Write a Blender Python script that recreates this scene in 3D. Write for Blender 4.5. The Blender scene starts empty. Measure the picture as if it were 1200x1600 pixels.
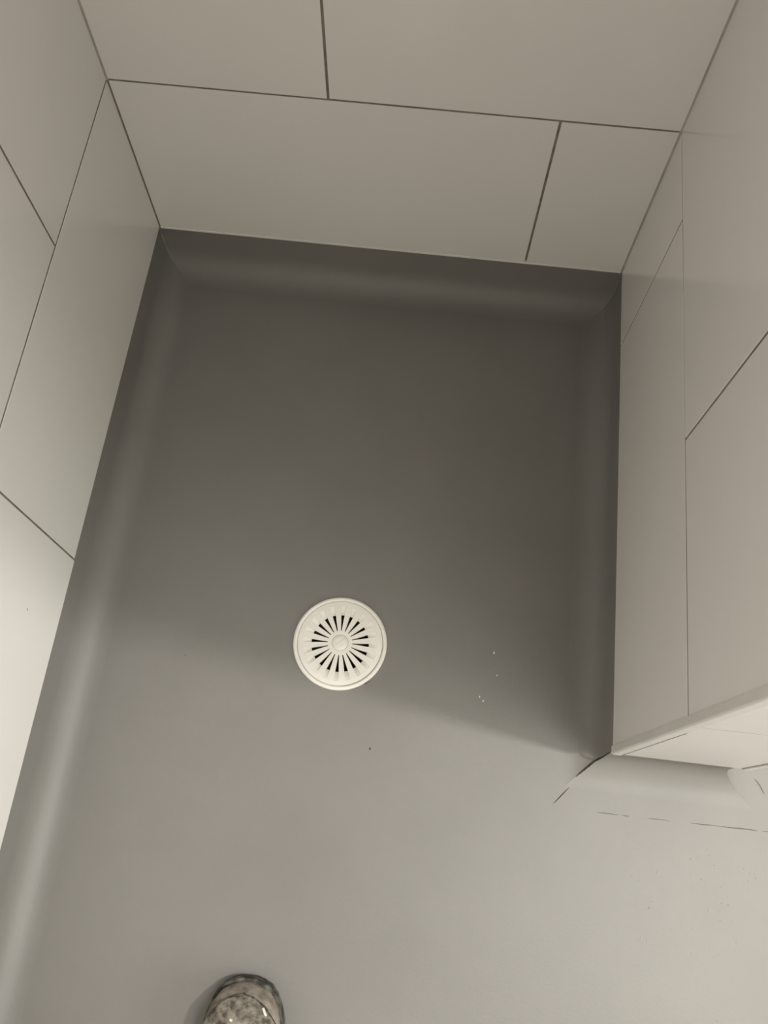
import bpy, bmesh, math, random
from mathutils import Matrix, Vector
random.seed(7)
C = bpy.context.scene.collection
S = bpy.context.scene

# ------------------------------------------------------------------ camera
cam_data = bpy.data.cameras.new('camera')
cam_data.sensor_fit = 'HORIZONTAL'
cam_data.sensor_width = 36
cam_data.lens = 36 * 1335.97 / 1200
cam_data.clip_start = .02
cam = bpy.data.objects.new('camera', cam_data)
C.objects.link(cam)
cam.matrix_world = Matrix(((0.9933812, -0.10879016, 0.03685771, .4709),
                           (0.11478571, 0.92834545, -0.35355194, -.8944),
                           (0.00424628, 0.35544259, 0.93468847, 1.153),
                           (0, 0, 0, 1)))
S.camera = cam

# ------------------------------------------------------------------ world, lights, exposure
w = bpy.data.worlds.new('world'); S.world = w
w.use_nodes = True
w.node_tree.nodes['Background'].inputs[0].default_value = (.8, .85, .75, 1)
w.node_tree.nodes['Background'].inputs[1].default_value = 0.0
S.view_settings.view_transform = 'Standard'
S.view_settings.look = 'None'
S.view_settings.gamma = 1
S.view_settings.use_curve_mapping = False
S.view_settings.exposure = 0.18
LAMP = (1.68, -.905, 2.17)
FILL_PANEL = (1.15, -1.10)


def area(name, loc, rot, shape, sx, sy, power, col):
    l = bpy.data.lights.new(name, 'AREA')
    l.shape = shape; l.size = sx
    if shape in ('RECTANGLE', 'ELLIPSE'): l.size_y = sy
    l.energy = power; l.color = col
    o = bpy.data.objects.new(name, l); C.objects.link(o)
    o.location = loc; o.rotation_euler = rot
    return o


area('lamp_light', (LAMP[0], LAMP[1], LAMP[2] - .012), (0, 0, 0), 'DISK', .12, .12, 26, (1, .97, .945))
# added fill panel on the bathroom ceiling, stands in for soft ceiling bounce
area('fill_panel_light', (FILL_PANEL[0], FILL_PANEL[1], 2.185), (0, 0, 0), 'RECTANGLE', .5, .4, 13.5, (.97, 1, .96))
# added side fill, shaped as an unseen window in the far right wall
area('fill_window_light', (2.66, -1.4, 1.20), (0, math.radians(90), 0), 'RECTANGLE', 1.1, 1.1, 20, (.96, 1, .96))

# ------------------------------------------------------------------ materials


def mat(name, col, rough=.5, spec=.5, metallic=0):
    m = bpy.data.materials.new(name); m.use_nodes = True
    b = m.node_tree.nodes['Principled BSDF']
    b.inputs['Base Color'].default_value = (*col, 1)
    b.inputs['Roughness'].default_value = rough
    b.inputs['Metallic'].default_value = metallic
    b.inputs['Specular IOR Level'].default_value = spec
    return m, m.node_tree, b


def noise_col(nt, b, c1, c2, scale, lo=.35, hi=.65, detail=4):
    tc = nt.nodes.new('ShaderNodeTexCoord')
    n = nt.nodes.new('ShaderNodeTexNoise'); n.inputs['Scale'].default_value = scale; n.inputs['Detail'].default_value = detail
    r = nt.nodes.new('ShaderNodeValToRGB')
    r.color_ramp.elements[0].position = lo; r.color_ramp.elements[0].color = (*c1, 1)
    r.color_ramp.elements[1].position = hi; r.color_ramp.elements[1].color = (*c2, 1)
    nt.links.new(tc.outputs['Object'], n.inputs['Vector'])
    nt.links.new(n.outputs['Fac'], r.inputs[0])
    nt.links.new(r.outputs[0], b.inputs['Base Color'])
    return tc, n, r


def bump(nt, b, tc, scale, strength, dist=.001, detail=2):
    n = nt.nodes.new('ShaderNodeTexNoise'); n.inputs['Scale'].default_value = scale; n.inputs['Detail'].default_value = detail
    bp = nt.nodes.new('ShaderNodeBump'); bp.inputs['Strength'].default_value = strength; bp.inputs['Distance'].default_value = dist
    nt.links.new(tc.outputs['Object'], n.inputs['Vector'])
    nt.links.new(n.outputs['Fac'], bp.inputs['Height'])
    nt.links.new(bp.outputs[0], b.inputs['Normal'])
    return bp


M = {}
m, nt, b = mat('tile_glaze', (.79, .765, .72), .16, .5)
tc, n, r = noise_col(nt, b, (.785, .75, .72), (.805, .77, .74), 3)
bump(nt, b, tc, 9, .05, .002); M['tile'] = m
m, nt, b = mat('grout', (.20, .175, .14), .9, .2)
tc, n, r = noise_col(nt, b, (.17, .145, .115), (.25, .22, .18), 60); bump(nt, b, tc, 300, .5); M['grout'] = m
m, nt, b = mat('bead_silicone', (.4, .37, .32), .6, .3)
tc, n, r = noise_col(nt, b, (.34, .32, .27), (.44, .41, .36), 20); M['bead'] = m
m, nt, b = mat('glint_fleck', (.45, .43, .39), .7, .4)  # pale colour standing in for glints on the lit vinyl
tc, n, r = noise_col(nt, b, (.36, .34, .31), (.5, .48, .43), 90); M['glint_fleck'] = m
m, nt, b = mat('weld_pale', (.3, .28, .26), .5, .4)
tc, n, r = noise_col(nt, b, (.27, .25, .23), (.33, .31, .28), 50); M['pale'] = m
m, nt, b = mat('vinyl', (.2, .2, .18), .5, .5)
tc, n, r = noise_col(nt, b, (.210, .195, .181), (.234, .218, .203), 5, .3, .7)
# fine relief of the sheet
bump(nt, b, tc, 260, .12, .001); M['vinyl'] = m
m, nt, b = mat('plaster', (.62, .60, .55), .8, .3)
tc, n, r = noise_col(nt, b, (.60, .58, .53), (.66, .64, .58), 2); bump(nt, b, tc, 90, .2); M['plaster'] = m
m, nt, b = mat('trim_metal', (.78, .76, .72), .28, .5, .25)
tc, n, r = noise_col(nt, b, (.76, .74, .70), (.8, .78, .74), 30); M['trim'] = m
m, nt, b = mat('drain_plastic', (.9, .85, .79), .42, .45)
tc, n, r = noise_col(nt, b, (.89, .84, .775), (.92, .87, .81), 25); bump(nt, b, tc, 60, .08); M['drain'] = m
m, nt, b = mat('drain_pit', (.035, .022, .015), .6, .3)
tc, n, r = noise_col(nt, b, (.03, .018, .012), (.05, .035, .025), 40); M['pit'] = m
m, nt, b = mat('seam_dark', (.03, .027, .024), .8, .2)
tc, n, r = noise_col(nt, b, (.02, .018, .016), (.06, .052, .045), 200); M['seam'] = m
m, nt, b = mat('seam_grey', (.13, .12, .105), .8, .2)
tc, n, r = noise_col(nt, b, (.13, .12, .105), (.19, .175, .155), 90); M['seamgrey'] = m
m, nt, b = mat('plaster_speck', (.7, .67, .6), .8, .2)
tc, n, r = noise_col(nt, b, (.6, .57, .5), (.75, .72, .65), 80); M['speck'] = m
m, nt, b = mat('boot_leather', (.2, .17, .14), .85, .2)
tc, n, r = noise_col(nt, b, (.085, .072, .058), (.30, .265, .22), 95, .40, .62, 6)
bump(nt, b, tc, 160, .9, .003, 5); M['leather'] = m
m, nt, b = mat('boot_toe_leather', (.2, .17, .14), .85, .2)
tc, n, r = noise_col(nt, b, (.13, .11, .09), (.34, .29, .245), 60, .30, .62, 6)
bump(nt, b, tc, 120, .6, .002, 4); M['toe'] = m
m, nt, b = mat('boot_sole', (.06, .055, .045), .8, .3)
tc, n, r = noise_col(nt, b, (.04, .038, .03), (.20, .19, .16), 70, .42, .7); bump(nt, b, tc, 150, .5, .002); M['sole'] = m
m, nt, b = mat('lace', (.1, .09, .08), .9, .1)
tc, n, r = noise_col(nt, b, (.07, .06, .05), (.2, .18, .15), 120); M['lace'] = m
m, nt, b = mat('lamp_glass', (.9, .9, .88), .3, .5)
b.inputs['Emission Color'].default_value = (1, .95, .88, 1); b.inputs['Emission Strength'].default_value = 1
M['lamp'] = m
m, nt, b = mat('fill_window_glass', (.8, .85, .8), .5, .4)  # glowing glass of the added fill window
b.inputs['Emission Color'].default_value = (.93, 1, .9, 1); b.inputs['Emission Strength'].default_value = 1.2
M['fill_pane'] = m
m, nt, b = mat('white_paint', (.75, .74, .70), .5, .4)
tc, n, r = noise_col(nt, b, (.73, .72, .68), (.77, .76, .72), 6); M['white'] = m

# ------------------------------------------------------------------ helpers


def obj(name, bm, mt, parent=None, smooth=False, **props):
    me = bpy.data.meshes.new(name)
    bmesh.ops.recalc_face_normals(bm, faces=bm.faces[:])
    bm.to_mesh(me); bm.free()
    for x in (mt if isinstance(mt, (list, tuple)) else [mt]): me.materials.append(x)
    if smooth:
        for p in me.polygons: p.use_smooth = True
    o = bpy.data.objects.new(name, me); C.objects.link(o)
    if parent: o.parent = parent
    for k, v in props.items(): o[k] = v
    return o


def add_box(bm, lo, hi, mi=0):
    vs = [bm.verts.new((x, y, z)) for x in (lo[0], hi[0]) for y in (lo[1], hi[1]) for z in (lo[2], hi[2])]
    for f in ((0, 1, 3, 2), (4, 6, 7, 5), (0, 4, 5, 1), (2, 3, 7, 6), (0, 2, 6, 4), (1, 5, 7, 3)):
        fc = bm.faces.new([vs[i] for i in f]); fc.material_index = mi
    return vs


def bbox(lo, hi, bev=0, seg=1):
    bm = bmesh.new(); add_box(bm, lo, hi)
    bmesh.ops.recalc_face_normals(bm, faces=bm.faces[:])
    if bev: bmesh.ops.bevel(bm, geom=bm.edges[:], offset=bev, segments=seg, affect='EDGES', profile=.5)
    return bm


def thing(name, label, cat, loc):
    o = bpy.data.objects.new(name, None); C.objects.link(o)
    o.location = loc; o['label'] = label; o['category'] = cat
    return o


def lathe(bm, prof, n=96, cx=0, cy=0):
    rings = []
    for r, z in prof:
        if r < 1e-6: rings.append([bm.verts.new((cx, cy, z))])
        else: rings.append([bm.verts.new((cx + r * math.cos(2 * math.pi * i / n), cy + r * math.sin(2 * math.pi * i / n), z)) for i in range(n)])
    for a, b_ in zip(rings, rings[1:]):
        for i in range(n):
            j = (i + 1) % n
            if len(a) == 1 and len(b_) == 1: continue
            if len(a) == 1: bm.faces.new((a[0], b_[i], b_[j]))
            elif len(b_) == 1: bm.faces.new((a[i], a[j], b_[0]))
            else: bm.faces.new((a[i], a[j], b_[j], b_[i]))


def strip(bm, pts, wfun, up=Vector((0, 0, 1)), th=.0006):
    """a thin raised ribbon with thickness following pts"""
    rows = []
    for i, p in enumerate(pts):
        a = pts[max(i - 1, 0)]; c = pts[min(i + 1, len(pts) - 1)]
        d = (c - a).normalized(); s = d.cross(up).normalized() * wfun(i / (len(pts) - 1)) / 2
        rows.append([bm.verts.new(p - s - up * .002), bm.verts.new(p - s + up * th * .3), bm.verts.new(p + up * th), bm.verts.new(p + s + up * th * .3), bm.verts.new(p + s - up * .002)])
    for a, c in zip(rows, rows[1:]):
        for k in range(4): bm.faces.new((a[k], a[k + 1], c[k + 1], c[k]))
    for rr in (rows[0], rows[-1]): bm.faces.new(rr)


# ------------------------------------------------------------------ dimensions (metres)
W = .76            # shower width, tile face to tile face
T = .2924          # tile row pitch
YE = -.7584        # end of the partition
W2 = W + .1781     # far side of the partition
FZ = -.10          # floor level (tile row starts at z = 0)
XR, YN, ZC = 2.7, -2.4, 2.24
TD = .009          # tile thickness
J = .0034          # joint
PITCH = .604

# ------------------------------------------------------------------ floor: one sheet with a coved upstand, real hole for the drain
poly = [(0, YN), (0, 0), (W, 0), (W, YE), (W2, YE), (W2, 0), (XR, 0), (XR, YN)]   # clockwise seen from above


def offset(poly, d):
    out = []; n = len(poly)
    for i in range(n):
        p0, p1, p2 = Vector(poly[i - 1]), Vector(poly[i]), Vector(poly[(i + 1) % n])
        e1 = (p1 - p0).normalized(); e2 = (p2 - p1).normalized()
        n1 = Vector((e1.y, -e1.x)); n2 = Vector((e2.y, -e2.x))     # right-hand side = inside
        k = d / (1 + n1.dot(n2))
        out.append(p1 + (n1 + n2) * k)
    return out


DR = Vector((.3808, -.6346))
RC = .046          # the cove eases in and out of the flat (quadratic curve), tightest in the middle
prof = [(-.0055, .002), (-.005, -.03), (-.0045, FZ + RC)]
for i in range(1, 15):
    a = i / 14
    prof.append((-.0045 + RC * a * a, FZ + RC * (1 - a) ** 2))
bm = bmesh.new()
rings = [[bm.verts.new((p.x, p.y, z)) for p in offset(poly, d)] for d, z in prof]
for a, c in zip(rings, rings[1:]):
    n = len(a)
    for i in range(n):
        j = (i + 1) % n
        f = bm.faces.new((a[i], a[j], c[j], c[i])); f.smooth = True
last = rings[-1]
edges = [bm.edges.get((last[i], last[(i + 1) % len(last)])) for i in range(len(last))]
hr = [bm.verts.new((DR.x + .0655 * math.cos(2 * math.pi * i / 64), DR.y + .0655 * math.sin(2 * math.pi * i / 64), FZ)) for i in range(64)]
hl = [bm.verts.new((v_.co.x, v_.co.y, FZ - .012)) for v_ in hr]
for i in range(64):
    j = (i + 1) % 64
    edges.append(bm.edges.new((hr[i], hr[j])))
    bm.faces.new((hr[i], hr[j], hl[j], hl[i]))
bmesh.ops.triangle_fill(bm, edges=edges, use_beauty=True)
bmesh.ops.recalc_face_normals(bm, faces=bm.faces[:])
floor = obj('floor', bm, M['vinyl'], kind='structure')
for e in floor.data.edges: pass
# keep the mitred corners crisp: mark edges that run down the profile as sharp
fv = len(poly)
for e in floor.data.edges:
    i, j = e.vertices
    if i < fv * len(prof) and j < fv * len(prof) and i % fv == j % fv: e.use_edge_sharp = True
# screed under the sheet so the floor has body
obj('screed', bbox((-.02, YN - .02, FZ - .09), (XR + .02, .02, FZ - .055)), M['plaster'], floor)

# ------------------------------------------------------------------ walls with real tiles
tile_cache = {}


def tile_mesh(wd, ht):
    k = (round(wd, 4), round(ht, 4))
    if k not in tile_cache:
        bm = bbox((0, 0, 0), (wd, TD, ht), .0005, 2)
        me = bpy.data.meshes.new('tile'); bm.to_mesh(me); bm.free(); me.materials.append(M['tile'])
        tile_cache[k] = me
    return tile_cache[k]


def wall(name, origin, direction, length, joints0, joints1, slab, rows=8, J=J, gd=.0008):
    """tiled wall; origin = left end of the tile face on plan, direction = along the wall,
    tiles' faces look to the right-hand... local +x along the wall, local -y out of the wall"""
    ang = math.atan2(direction[1], direction[0])
    ox, oy = origin
    bm = bmesh.new()
    # slab (rough wall) behind, grout bed between the tiles
    add_box(bm, (slab[0], TD - .0005, FZ - .05), (slab[1], TD + slab[2], ZC), 0)
    add_box(bm, (0.0, gd, .004), (length - .0005, TD, ZC), 1)
    w_ = obj(name, bm, [M['plaster'], M['grout']], kind='structure')
    w_.location = (ox, oy, 0); w_.rotation_euler = (0, 0, ang)
    for r_ in range(rows):
        z0 = r_ * T + (J / 2 if r_ else 0.0); z1 = min((r_ + 1) * T - J / 2, ZC - .001)
        if z1 - z0 < .02: continue
        js = [0] + sorted(j for j in (joints0 if r_ % 2 == 0 else joints1) if 0.02 < j < length - .02) + [length]
        for a, c in zip(js, js[1:]):
            xa = a + (J / 2 if a else .0014); xb = c - (J / 2 if c < length else .0014)
            o = bpy.data.objects.new('tile', tile_mesh(xb - xa, z1 - z0)); C.objects.link(o)
            o.parent = w_; o.location = (xa, random.uniform(-.00025, .00025), z0)
            o.rotation_euler = (random.uniform(-.0008, .0008), 0, random.uniform(-.0008, .0008))
    return w_


def seq(start, n=6, step=PITCH): return [start + i * step for i in range(-3, n)]


# back: runs from the left corner to the partition, faces -y
wall('wall_back', (0, 0), (1, 0), W, seq(.6036), seq(.2973), (-.02, W + .0, .1))
# left: from the near end to the back corner, faces +x  (direction +y: local -y points to +x)
L = -YN
wall_left = wall('wall_left', (0, YN), (0, 1), L, seq(L - .5805), seq(L - .2716), (-.1, L + .1, .1))
# partition: inner side faces -x (direction -y)
HT = (W2 - W) / 2 - TD
wr = wall('wall_right', (W, 0), (0, -1), -YE - .0012, seq(.140), seq(.4443), (-.02, -YE - TD, HT))
# partition: end face looks to -y
wf = wall('wall_front', (W + .011, YE), (1, 0), (W2 - W) - .022, [], [], (-.002, (W2 - W) - .020, .03), J=.0012, gd=.0002)
# partition: outer side faces +x (direction +y)
wo = wall('wall_outer', (W2, YE + .0012), (0, 1), -YE - .0012, seq(.46), seq(.16), (TD, -YE + .02, HT))
# rest of the room, plain plaster
obj('wall_behind', bbox((W2 - .005, 0.009, FZ - .05), (XR + .1, .1, ZC)), M['plaster'], kind='structure')
obj('wall_near', bbox((-.1, YN - .1, FZ - .05), (XR + .1, YN - .009, ZC)), M['plaster'], kind='structure')
bm = bmesh.new()
wy0, wy1, wz0, wz1 = -2.0, -.8, .60, 1.80  # opening made for the added fill window
for lo, hi in (((YN - .009, FZ - .05), (wy0, ZC)), ((wy1, FZ - .05), (.009, ZC)), ((wy0, FZ - .05), (wy1, wz0)), ((wy0, wz1), (wy1, ZC))):
    add_box(bm, (XR + .009, lo[0], lo[1]), (XR + .1, hi[0], hi[1]))
obj('wall_far_right', bm, M['plaster'], kind='structure')
fill_win = obj('fill_window_1', bbox((XR + .052, wy0 + .02, wz0 + .02), (XR + .06, wy1 - .02, wz1 - .02)), M['fill_pane'], kind='structure')  # unseen glowing window, added to go with the side fill
bm = bmesh.new()
for lo, hi in (((wy0, wz0), (wy0 + .04, wz1)), ((wy1 - .04, wz0), (wy1, wz1)), ((wy0 + .04, wz0), (wy1 - .04, wz0 + .04)), ((wy0 + .04, wz1 - .04), (wy1 - .04, wz1))):
    add_box(bm, (XR + .015, lo[0], lo[1]), (XR + .08, hi[0], hi[1]))
obj('fill_window_frame', bm, M['white'], fill_win)
obj('ceiling', bbox((-.1, YN - .1, ZC), (XR + .1, .1, ZC + .08)), M['plaster'], kind='structure')

# edge trims on the two outer corners of the partition: rounded profile with a lip on each face


def trim(name, xc, sgn):
    bm = bmesh.new()
    pts = [(0.0, .010), (-.0014, .0095), (-.0014, .0012)]
    for i in range(1, 6):
        a = math.pi / 2 * i / 6
        pts.append((-.0014 + .0026 * (1 - math.cos(a)), .0012 - .0026 * math.sin(a)))
    pts += [(.0012, -.0014), (.0105, -.0014), (.0108, 0.0), (.0108, .006), (.002, .010)]
    lo = [bm.verts.new((xc + sgn * x, YE + y, .0)) for x, y in pts]
    hi = [bm.verts.new((xc + sgn * x, YE + y, ZC)) for x, y in pts]
    for i in range(len(pts)):
        j = (i + 1) % len(pts)
        bm.faces.new((lo[i], lo[j], hi[j], hi[i]))
    bm.faces.new(lo); bm.faces.new(hi)
    return obj(name, bm, M['trim'], kind='structure')


trim('trim_1', W, 1); trim('trim_2', W2, -1)
# dark open slit beside the near trim on the lowest row only
obj('open_joint', bbox((-.0006, -.0008, .001), (.0026, .004, .25)), M['seamgrey'], wf)
# silicone beads in the inner corners and under the back tiles


def bead(x, y, sx, z0, z1, leg, mt, parent):
    bm = bmesh.new()
    lo = [bm.verts.new((x + a * sx, y - c, z0)) for a, c in ((-.0006, -.0006), (leg, -.0006), (leg * .35, leg * .35), (-.0006, leg))]
    hi = [bm.verts.new((v_.co.x, v_.co.y, z1)) for v_ in lo]
    for i in range(4):
        j = (i + 1) % 4; bm.faces.new((lo[i], lo[j], hi[j], hi[i]))
    bm.faces.new(lo); bm.faces.new(hi)
    obj('sealant_bead', bm, M[mt], parent)


WB = bpy.data.objects['wall_back']
bead(W, 0, -1, .001, ZC - .01, .0034, 'bead', WB)
bead(0, 0, 1, T, ZC - .01, .0030, 'bead', WB)
bead(0, 0, 1, .001, T, .0022, 'grout', WB)
obj('sealant_bead', bbox((.001, -.0012, -.0038), (W - .001, .005, .0002), .0008, 2), M['tile'], WB)

# ------------------------------------------------------------------ seams, scuffs in the sheet (parts of the floor)


def surf(d):
    """height of the cove at distance d from the wall face"""
    x = d + .0045
    if x >= RC: return FZ
    if x <= 0: return FZ + RC
    return FZ + RC * (1 - math.sqrt(x / RC)) ** 2


def mitre(t, xc, sx, kx=1.0):     # t = distance out along the diagonal of an outer corner
    return Vector((xc + sx * t * kx, YE - t, surf(t)))


def seam(name, pts, wf_, m_, th=.0006):
    bm = bmesh.new(); strip(bm, pts, wf_, th=th)
    return obj(name, bm, m_, floor)


taper = lambda w0: (lambda u: w0 * (.25 + .75 * math.sin(math.pi * min(max(u, 0), 1))))
# near corner: crack down the coved mitre, then its end on the flat
pts = [Vector((W - .006 + .004, YE + .002, -.025))]
up = Vector((-.7, -.7, .5)).normalized()
pp = []
for i in range(13):
    t = -.0045 + .030 * i / 12 if i else -.0048
    z = surf(t) if i > 2 else FZ + RC + (2 - i) * .012
    pp.append(Vector((W - max(t, -.0045), YE - max(t, -.0045), z)))
bm = bmesh.new(); strip(bm, pp, taper(.0028), up=up, th=.0007); obj('mitre_crack', bm, M['seam'], floor)
seam('mitre_crack', [Vector((.7255 - .0205 * i / 6, -.8000 - .0235 * i / 6 + random.uniform(-.0003, .0003), FZ)) for i in range(7)], taper(.0013), M['seam'])
# far corner of the partition end
seam('mitre_crack', [Vector((.9845 + .0135 * i / 6 + .001 * math.sin(i * .8), -.7585 - .0185 * i / 6, FZ)) for i in range(7)], taper(.0016), M['seamgrey'], .0008)
# pale weld in the two inner corners of the cove
for xc, sx, a0, a1 in ((0, 1, -.7, .42), (W, -1, .42, .62)):
    pp = []
    for i in range(9):
        a = a0 + (a1 - a0) * i / 8
        d = -.0043 if a < 0 else -.0045 + RC * a * a
        z = FZ + RC * (1 - a) ** 2 if a > 0 else FZ + RC - a * .045
        pp.append(Vector((xc + sx * d, -d, z)))
    bm = bmesh.new(); strip(bm, pp, taper(.0026), up=Vector((sx * .6, -.6, .5)).normalized(), th=.0006)
    obj('corner_weld', bm, M['pale'], floor)
# weld line in front of the partition, broken and faint
for x0, x1, wd in ((.765, .795, .0011), (.80, .81, .001), (.835, .866, .0008), (.895, .935, .0012), (.936, .985, .0019), (.992, 1.06, .0013)):
    seam('weld_line', [Vector((x0 + (x1 - x0) * i / 5, -.8283 + (x0 - .754 + (x1 - x0) * i / 5) * .007 + random.uniform(-.0004, .0004), FZ)) for i in range(6)], taper(wd), M['seamgrey'])
# small marks
for x, y, r_, mt in ((.4429, -.7798, .0012, 'seam'), (.157, -.679, .0011, 'seamgrey'), (.6084, -.6225, .0014, 'speck'), (.6150, -.655, .0009, 'speck'), (.5976, -.6941, .0012, 'speck'), (.592, -.689, .001, 'speck')):
    bm = bmesh.new()
    bmesh.ops.create_icosphere(bm, subdivisions=2, radius=r_)
    for v_ in bm.verts:
        v_.co = Vector((x + v_.co.x * random.uniform(.8, 1.2), y + v_.co.y * 1.6, FZ + v_.co.z * .35))
    obj('speck', bm, M[mt], floor, True)
# specular sparkle of the vinyl by the partition, put in as pale flecks
bm = bmesh.new(); rg = random.Random(3)
for i in range(90):
    x = rg.gauss(.93, .09); y = rg.gauss(-.93, .07)
    if y > -.85 or x > 1.3: continue
    bmesh.ops.create_icosphere(bm, subdivisions=1, radius=rg.uniform(.0004, .0010), matrix=Matrix.Translation((x, y, FZ + .0003)))
g_ = obj('floor_glints', bm, M['glint_fleck'], floor); g_['kind'] = 'stuff'
# grey smear on the left wall tile
bm = bmesh.new(); bmesh.ops.create_icosphere(bm, subdivisions=2, radius=1)
for v_ in bm.verts: v_.co = Vector((v_.co.x * .0028, v_.co.y * .0006, v_.co.z * .009))
o = obj('smear', bm, M['seamgrey'], wall_left, True); o.location = (-.680 - YN, 0, .106); o.rotation_euler = (0, .35, 0)

# ------------------------------------------------------------------ floor drain
dr = thing('floor_drain', 'round cream plastic shower drain cover with radial slots set in the grey vinyl floor', 'drain', (DR.x, DR.y, FZ))
dr.rotation_euler = (0, 0, math.radians(-2))
R0 = .0695
bm = bmesh.new()   # outer rim ring
lathe(bm, [(.0632, .0008), (.0636, .0030), (.0644, .0042), (.0668, .0043), (.0688, .0034), (R0, .0016), (R0, -.0004), (.064, -.002), (.0632, .0008)])
obj('rim', bm, M['drain'], dr, True)
# grate with twenty wedge slots whose outer ends ramp up to the surface
bm = bmesh.new()
NS = 20; RI, RO, RR = .0182, .0425, .0560; HA = 3.0


def ztop(r): return .0034 - .0010 * max(0, (r - .05) / .013) ** 2 + .0004 * (1 - r / .063)


def P(r, a, z): return bm.verts.new((r * math.cos(a), r * math.sin(a), z))


def quad(ra, rb, a0, a1, za, zb):
    bm.faces.new((P(ra, a0, za), P(rb, a0, zb), P(rb, a1, zb), P(ra, a1, za)))


rad_in = [.0125, .0150, RI]; rad_slot = [RI, .026, .034, RO]; rad_ramp = [RO, .0470, .0515, RR]; rad_out = [RR, .0595, .0625]
sec = math.radians(360 / NS)
THK = .0045
for s in range(NS):
    c = math.radians(3.5) + s * sec
    def half(r):     # narrower near the hub, wider outside
        return math.radians(2.0 + 1.6 * (min(r, RO) - RI) / (RO - RI))
    # solid rib between this slot and the next
    for rs in (rad_slot, rad_ramp):
        for ra, rb in zip(rs, rs[1:]):
            A0, A1 = c + half(ra), c + sec - half(ra); B0, B1 = c + half(rb), c + sec - half(rb)
            for k in range(2):
                f0, f1 = k / 2, (k + 1) / 2
                bm.faces.new((P(ra, A0 + (A1 - A0) * f0, ztop(ra)), P(rb, B0 + (B1 - B0) * f0, ztop(rb)), P(rb, B0 + (B1 - B0) * f1, ztop(rb)), P(ra, A0 + (A1 - A0) * f1, ztop(ra))))
    for rs in (rad_in, rad_out):
        for ra, rb in zip(rs, rs[1:]):
            for k in range(4):
                quad(ra, rb, c + half(RI) * 0 + sec * k / 4 - sec / 2, c + sec * (k + 1) / 4 - sec / 2, ztop(ra), ztop(rb))
    # slot side walls and inner end wall
    for sg in (-1, 1):
        for ra, rb in zip(rad_slot, rad_slot[1:]):
            a_, b2 = c + sg * half(ra), c + sg * half(rb)
            bm.faces.new((P(ra, a_, ztop(ra)), P(rb, b2, ztop(rb)), P(rb, b2, ztop(rb) - THK), P(ra, a_, ztop(ra) - THK)))
    bm.faces.new((P(RI, c - half(RI), ztop(RI)), P(RI, c + half(RI), ztop(RI)), P(RI, c + half(RI), ztop(RI) - THK), P(RI, c - half(RI), ztop(RI) - THK)))
    # ramp
    def zr(r):
        u = (r - RO) / (RR - RO); return ztop(r) - .0042 * (1 - u) ** 1.3
    for ra, rb in zip(rad_ramp, rad_ramp[1:]):
        a_, b2 = half(ra) * (1 if ra < RR else .6), half(rb) * (1 if rb < RR else 1)
        bm.faces.new((P(ra, c - a_, zr(ra)), P(rb, c - b2, zr(rb)), P(rb, c + b2, zr(rb)), P(ra, c + a_, zr(ra))))
        for sg in (-1, 1):
            v4 = [P(ra, c + sg * a_, ztop(ra)), P(rb, c + sg * b2, ztop(rb)), P(rb, c + sg * b2, zr(rb)), P(ra, c + sg * a_, zr(ra))]
            bm.faces.new(v4)
lathe(bm, [(.0625, ztop(.0625)), (.0627, .0008), (.0634, .0002)], 80)
bmesh.ops.remove_doubles(bm, verts=bm.verts[:], dist=.00002)
obj('grate', bm, M['drain'], dr)
bm = bmesh.new()   # centre screw: domed disc in a ring groove
lathe(bm, [(.0129, .0038), (.0125, .0020), (.0118, .0018), (.0115, .0038), (.0108, .0044), (.006, .0047), (0, .0048)], 48)
scr = obj('screw', bm, M['drain'], dr, True)
bm = bbox((-.0088, -.0009, .0040), (.0088, .0009, .0052), .0004)
o = obj('screw_slot', bm, M['drain'], scr); o.rotation_euler = (0, 0, math.radians(45))
bm = bmesh.new()
lathe(bm, [(.0650, -.001), (.0648, -.012), (.060, -.040), (.05, -.050), (0, -.052)], 48)
obj('trap_cup', bm, M['pit'], dr, True)

bm = bmesh.new(); rg = random.Random(5)
for i in range(5):
    a = math.radians(-52 + rg.uniform(-9, 9)); bmesh.ops.create_icosphere(bm, subdivisions=1, radius=rg.uniform(.0007, .0014), matrix=Matrix.Translation((.0705 * math.cos(a), .0705 * math.sin(a), .0008)))
obj('debris', bm, M['seamgrey'], dr)

# ------------------------------------------------------------------ work boot at the bottom edge
boot = thing('work_boot', 'dusty scuffed grey-brown leather work boot toe on the vinyl floor at the bottom edge', 'boot', (.3245, -1.080, FZ))
boot.rotation_euler = (0, 0, math.radians(1.5))


def interp(tab, s):
    for (a, va), (c, vc) in zip(tab, tab[1:]):
        if s <= c:
            u = (s - a) / (c - a); u = u * u * (3 - 2 * u) * .5 + u * .5
            return va + (vc - va) * u
    return tab[-1][1]


HW = [(0, .006), (.004, .020), (.010, .030), (.022, .040), (.045, .0475), (.08, .0505), (.13, .045), (.19, .036), (.25, .037), (.285, .030), (.300, .010)]
HT_ = [(0, .032), (.006, .046), (.018, .058), (.04, .068), (.075, .072), (.11, .080), (.15, .100), (.19, .130), (.25, .135), (.285, .120), (.300, .085)]


def bpt(s, th, off=0):
    """point on the boot upper; th = 0 on top, +-100 deg towards the sole"""
    w2 = interp(HW, s) + off; h = interp(HT_, s) - .024 + off
    a = math.radians(th)
    x = w2 * (abs(math.sin(a)) ** .8) * (1 if a > 0 else -1) if th else 0
    z = .024 + h * (max(0, math.cos(a)) ** .75) if abs(th) < 90 else .024 - (abs(th) - 90) * .0006
    return Vector((x, -s - .004 + (off if s < .01 else 0), z))


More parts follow.
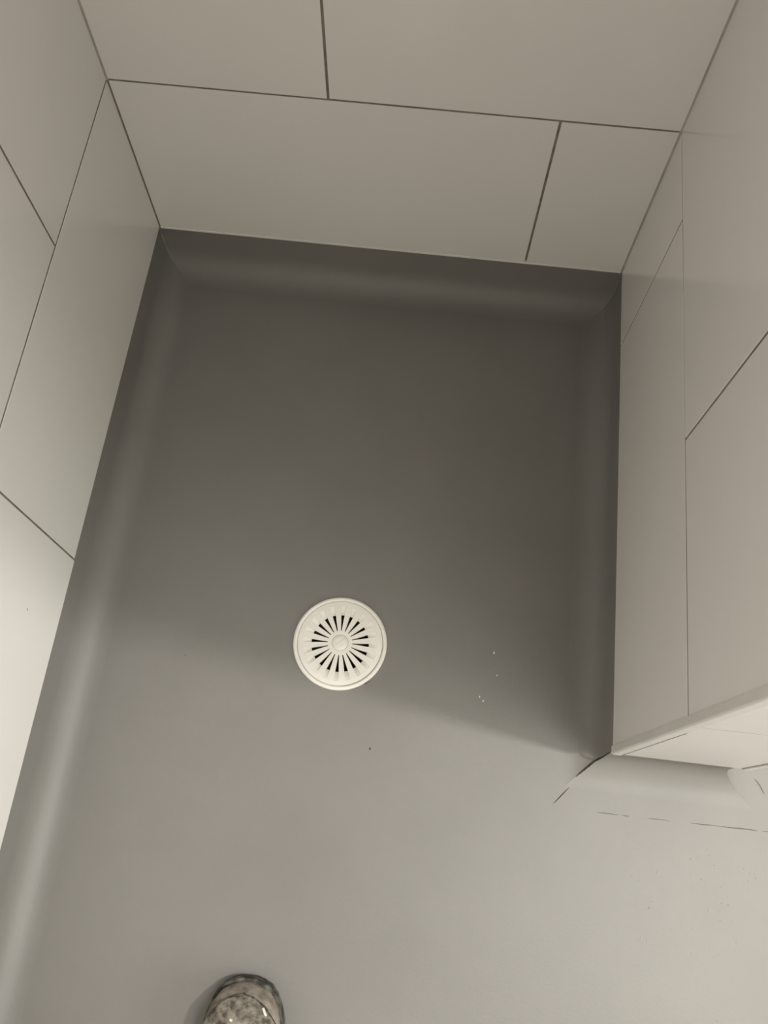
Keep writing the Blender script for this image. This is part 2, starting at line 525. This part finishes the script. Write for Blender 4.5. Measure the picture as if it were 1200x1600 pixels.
def grid_mesh(rows_, close=False):
    bm = bmesh.new()
    g = [[bm.verts.new(p) for p in r] for r in rows_]
    for a, c in zip(g, g[1:]):
        for k in range(len(a) - 1): bm.faces.new((a[k], a[k + 1], c[k + 1], c[k]))
    return bm, g


ss = [0, .002, .005, .010, .016, .024, .034, .046, .06, .08, .10, .13, .16, .19, .22, .25, .27, .285, .295, .300]
ths = [-104, -96, -90, -80, -68, -56, -44, -32, -20, -10, 0, 10, 20, 32, 44, 56, 68, 80, 90, 96, 104]
bm, g = grid_mesh([[bpt(s, t) for t in ths] for s in ss])
bm.faces.new(g[0]); bm.faces.new(g[-1])
obj('toe_cap', bm, M['toe'], boot, True)
# vamp: overlaps the toe with a rounded front edge
rows_ = []
S0 = .011
for i in range(22):
    u = i / 21; s = S0 + (u ** 1.6) * .16
    tm = 92 * min(1, ((s - S0) / .065)) ** .5 if i else 3
    edge = []
    edge.append(bpt(s, -tm, -.001))
    for k in range(17):
        t = -tm + 2 * tm * k / 16
        bul = .0022
        edge.append(bpt(s, t, bul))
    edge.append(bpt(s, tm, -.001))
    rows_.append(edge)
rows_.insert(0, [bpt(S0 - .0008, 0.01 + t * .12, -.001) for t in range(-9, 10)])
bm, g = grid_mesh(rows_)
obj('vamp', bm, M['leather'], boot, True)
# dark stitched groove around the vamp edge
bm = bmesh.new()
pts = []
for sg in (-1, 1):
    seqp = []
    for i in range(15):
        u = i / 14; s = S0 - .001 + (u ** 1.6) * .062
        tm = 92 * min(1, max(0, (s - S0) / .065)) ** .5
        seqp.append(bpt(s, sg * tm, .0008))
    pts = seqp[::-1] if sg < 0 else pts + seqp[1:]
for i in range(len(pts) - 1):
    d = (pts[i + 1] - pts[i]); q = d.to_track_quat('Z', 'Y').to_matrix().to_4x4()
    bmesh.ops.create_cone(bm, segments=6, radius1=.0017, radius2=.0017, depth=d.length * 1.15, cap_ends=True, matrix=Matrix.Translation((pts[i] + pts[i + 1]) / 2) @ q)
obj('seam', bm, M['sole'], boot, True)
# sole with a rounded outline, slightly proud of the upper
bm = bmesh.new()
out = []
for sg in (1, -1):
    lst = [0, .003, .008, .016, .028, .045, .08, .13, .19, .25, .285, .300]
    for s in (lst if sg == 1 else lst[::-1]):
        out.append((sg * (interp(HW, s) + .0032), -s + (.001 if s < .01 else (-.004 if s > .29 else 0))))
lv = []
for z, gsc in ((0, .985), (.004, 1), (.018, 1), (.024, .97)):
    lv.append([bm.verts.new((x * gsc, -.15 + (y + .15) * (1 - (1 - gsc) * .35), z)) for x, y in out])
for a, c in zip(lv, lv[1:]):
    for i in range(len(a)):
        j = (i + 1) % len(a); bm.faces.new((a[i], a[j], c[j], c[i]))
bm.faces.new(lv[0]); bm.faces.new(lv[-1])
obj('sole', bm, M['sole'], boot, False)
# ankle shaft with an open top
bm = bmesh.new()
rr = []
for z, rx, ry, cy in ((.075, .036, .062, -.235), (.11, .037, .056, -.240), (.15, .040, .053, -.245), (.19, .043, .055, -.248), (.196, .0425, .0545, -.248), (.194, .039, .051, -.248), (.13, .034, .046, -.243)):
    rr.append([bm.verts.new((rx * math.cos(2 * math.pi * k / 28), cy + ry * math.sin(2 * math.pi * k / 28), z)) for k in range(28)])
for a, c in zip(rr, rr[1:]):
    for k in range(28): bm.faces.new((a[k], a[(k + 1) % 28], c[(k + 1) % 28], c[k]))
bm.faces.new(rr[-1])
obj('shaft', bm, M['leather'], boot, True)
for k in range(5):    # laces across the instep
    s = .105 + k * .021
    bm = bmesh.new()
    p_ = [bpt(s + .004 * math.sin(t / 30), t, .0045) for t in range(-36, 37, 8)]
    for i in range(len(p_) - 1):
        d = p_[i + 1] - p_[i]
        bmesh.ops.create_cone(bm, segments=6, radius1=.002, radius2=.002, depth=d.length * 1.1, cap_ends=True, matrix=Matrix.Translation((p_[i] + p_[i + 1]) / 2) @ d.to_track_quat('Z', 'Y').to_matrix().to_4x4())
    obj('lace', bm, M['lace'], boot, True)
for s, t, l_, a_ in ((.026, 36, .010, .5), (.036, -8, .004, 1), (.052, 2, .005, 0), (.058, 12, .006, .3), (.064, -4, .006, .9), (.066, 16, .005, 1.2), (.046, -22, .005, .2), (.060, 58, .006, .1)):
    bm = bbox((-.0015, -l_ / 2, 0), (.0015, l_ / 2, .0012), .0005)
    o = obj('plaster_flake', bm, M['speck'], boot); o.location = bpt(s, t, .0022); o.rotation_euler = (0, math.radians(t) * .6, a_)

# ------------------------------------------------------------------ ceiling lamp outside the shower (lights the room)
lp = thing('ceiling_lamp', 'round white ceiling lamp beyond the tiled partition, outside the view', 'lamp', (LAMP[0], LAMP[1], ZC))
bm = bmesh.new(); lathe(bm, [(0, 0), (.10, 0), (.10, -.03), (.088, -.045), (.080, -.045), (.080, -.02), (0, -.02)], 40)
obj('housing', bm, M['white'], lp, True)
bm = bmesh.new(); lathe(bm, [(0, -.030), (.079, -.030), (.079, -.045), (.04, -.055), (0, -.058)], 40)
obj('diffuser', bm, M['lamp'], lp, True)

pn = thing('added_fill_panel', 'flat opal fill panel added on the bathroom ceiling, outside the view', 'light', (FILL_PANEL[0], FILL_PANEL[1], ZC))  # unseen panel, added as body for the soft overhead fill
bm = bmesh.new()
for lo, hi in (((-.28, -.22), (-.25, .22)), ((.25, -.22), (.28, .22)), ((-.25, -.22), (.25, -.20)), ((-.25, .20), (.25, .22))):
    add_box(bm, (lo[0], lo[1], -.05), (hi[0], hi[1], 0))
obj('frame', bm, M['white'], pn)
obj('diffuser', bbox((-.249, -.199, -.045), (.249, .199, -.02)), M['lamp'], pn)
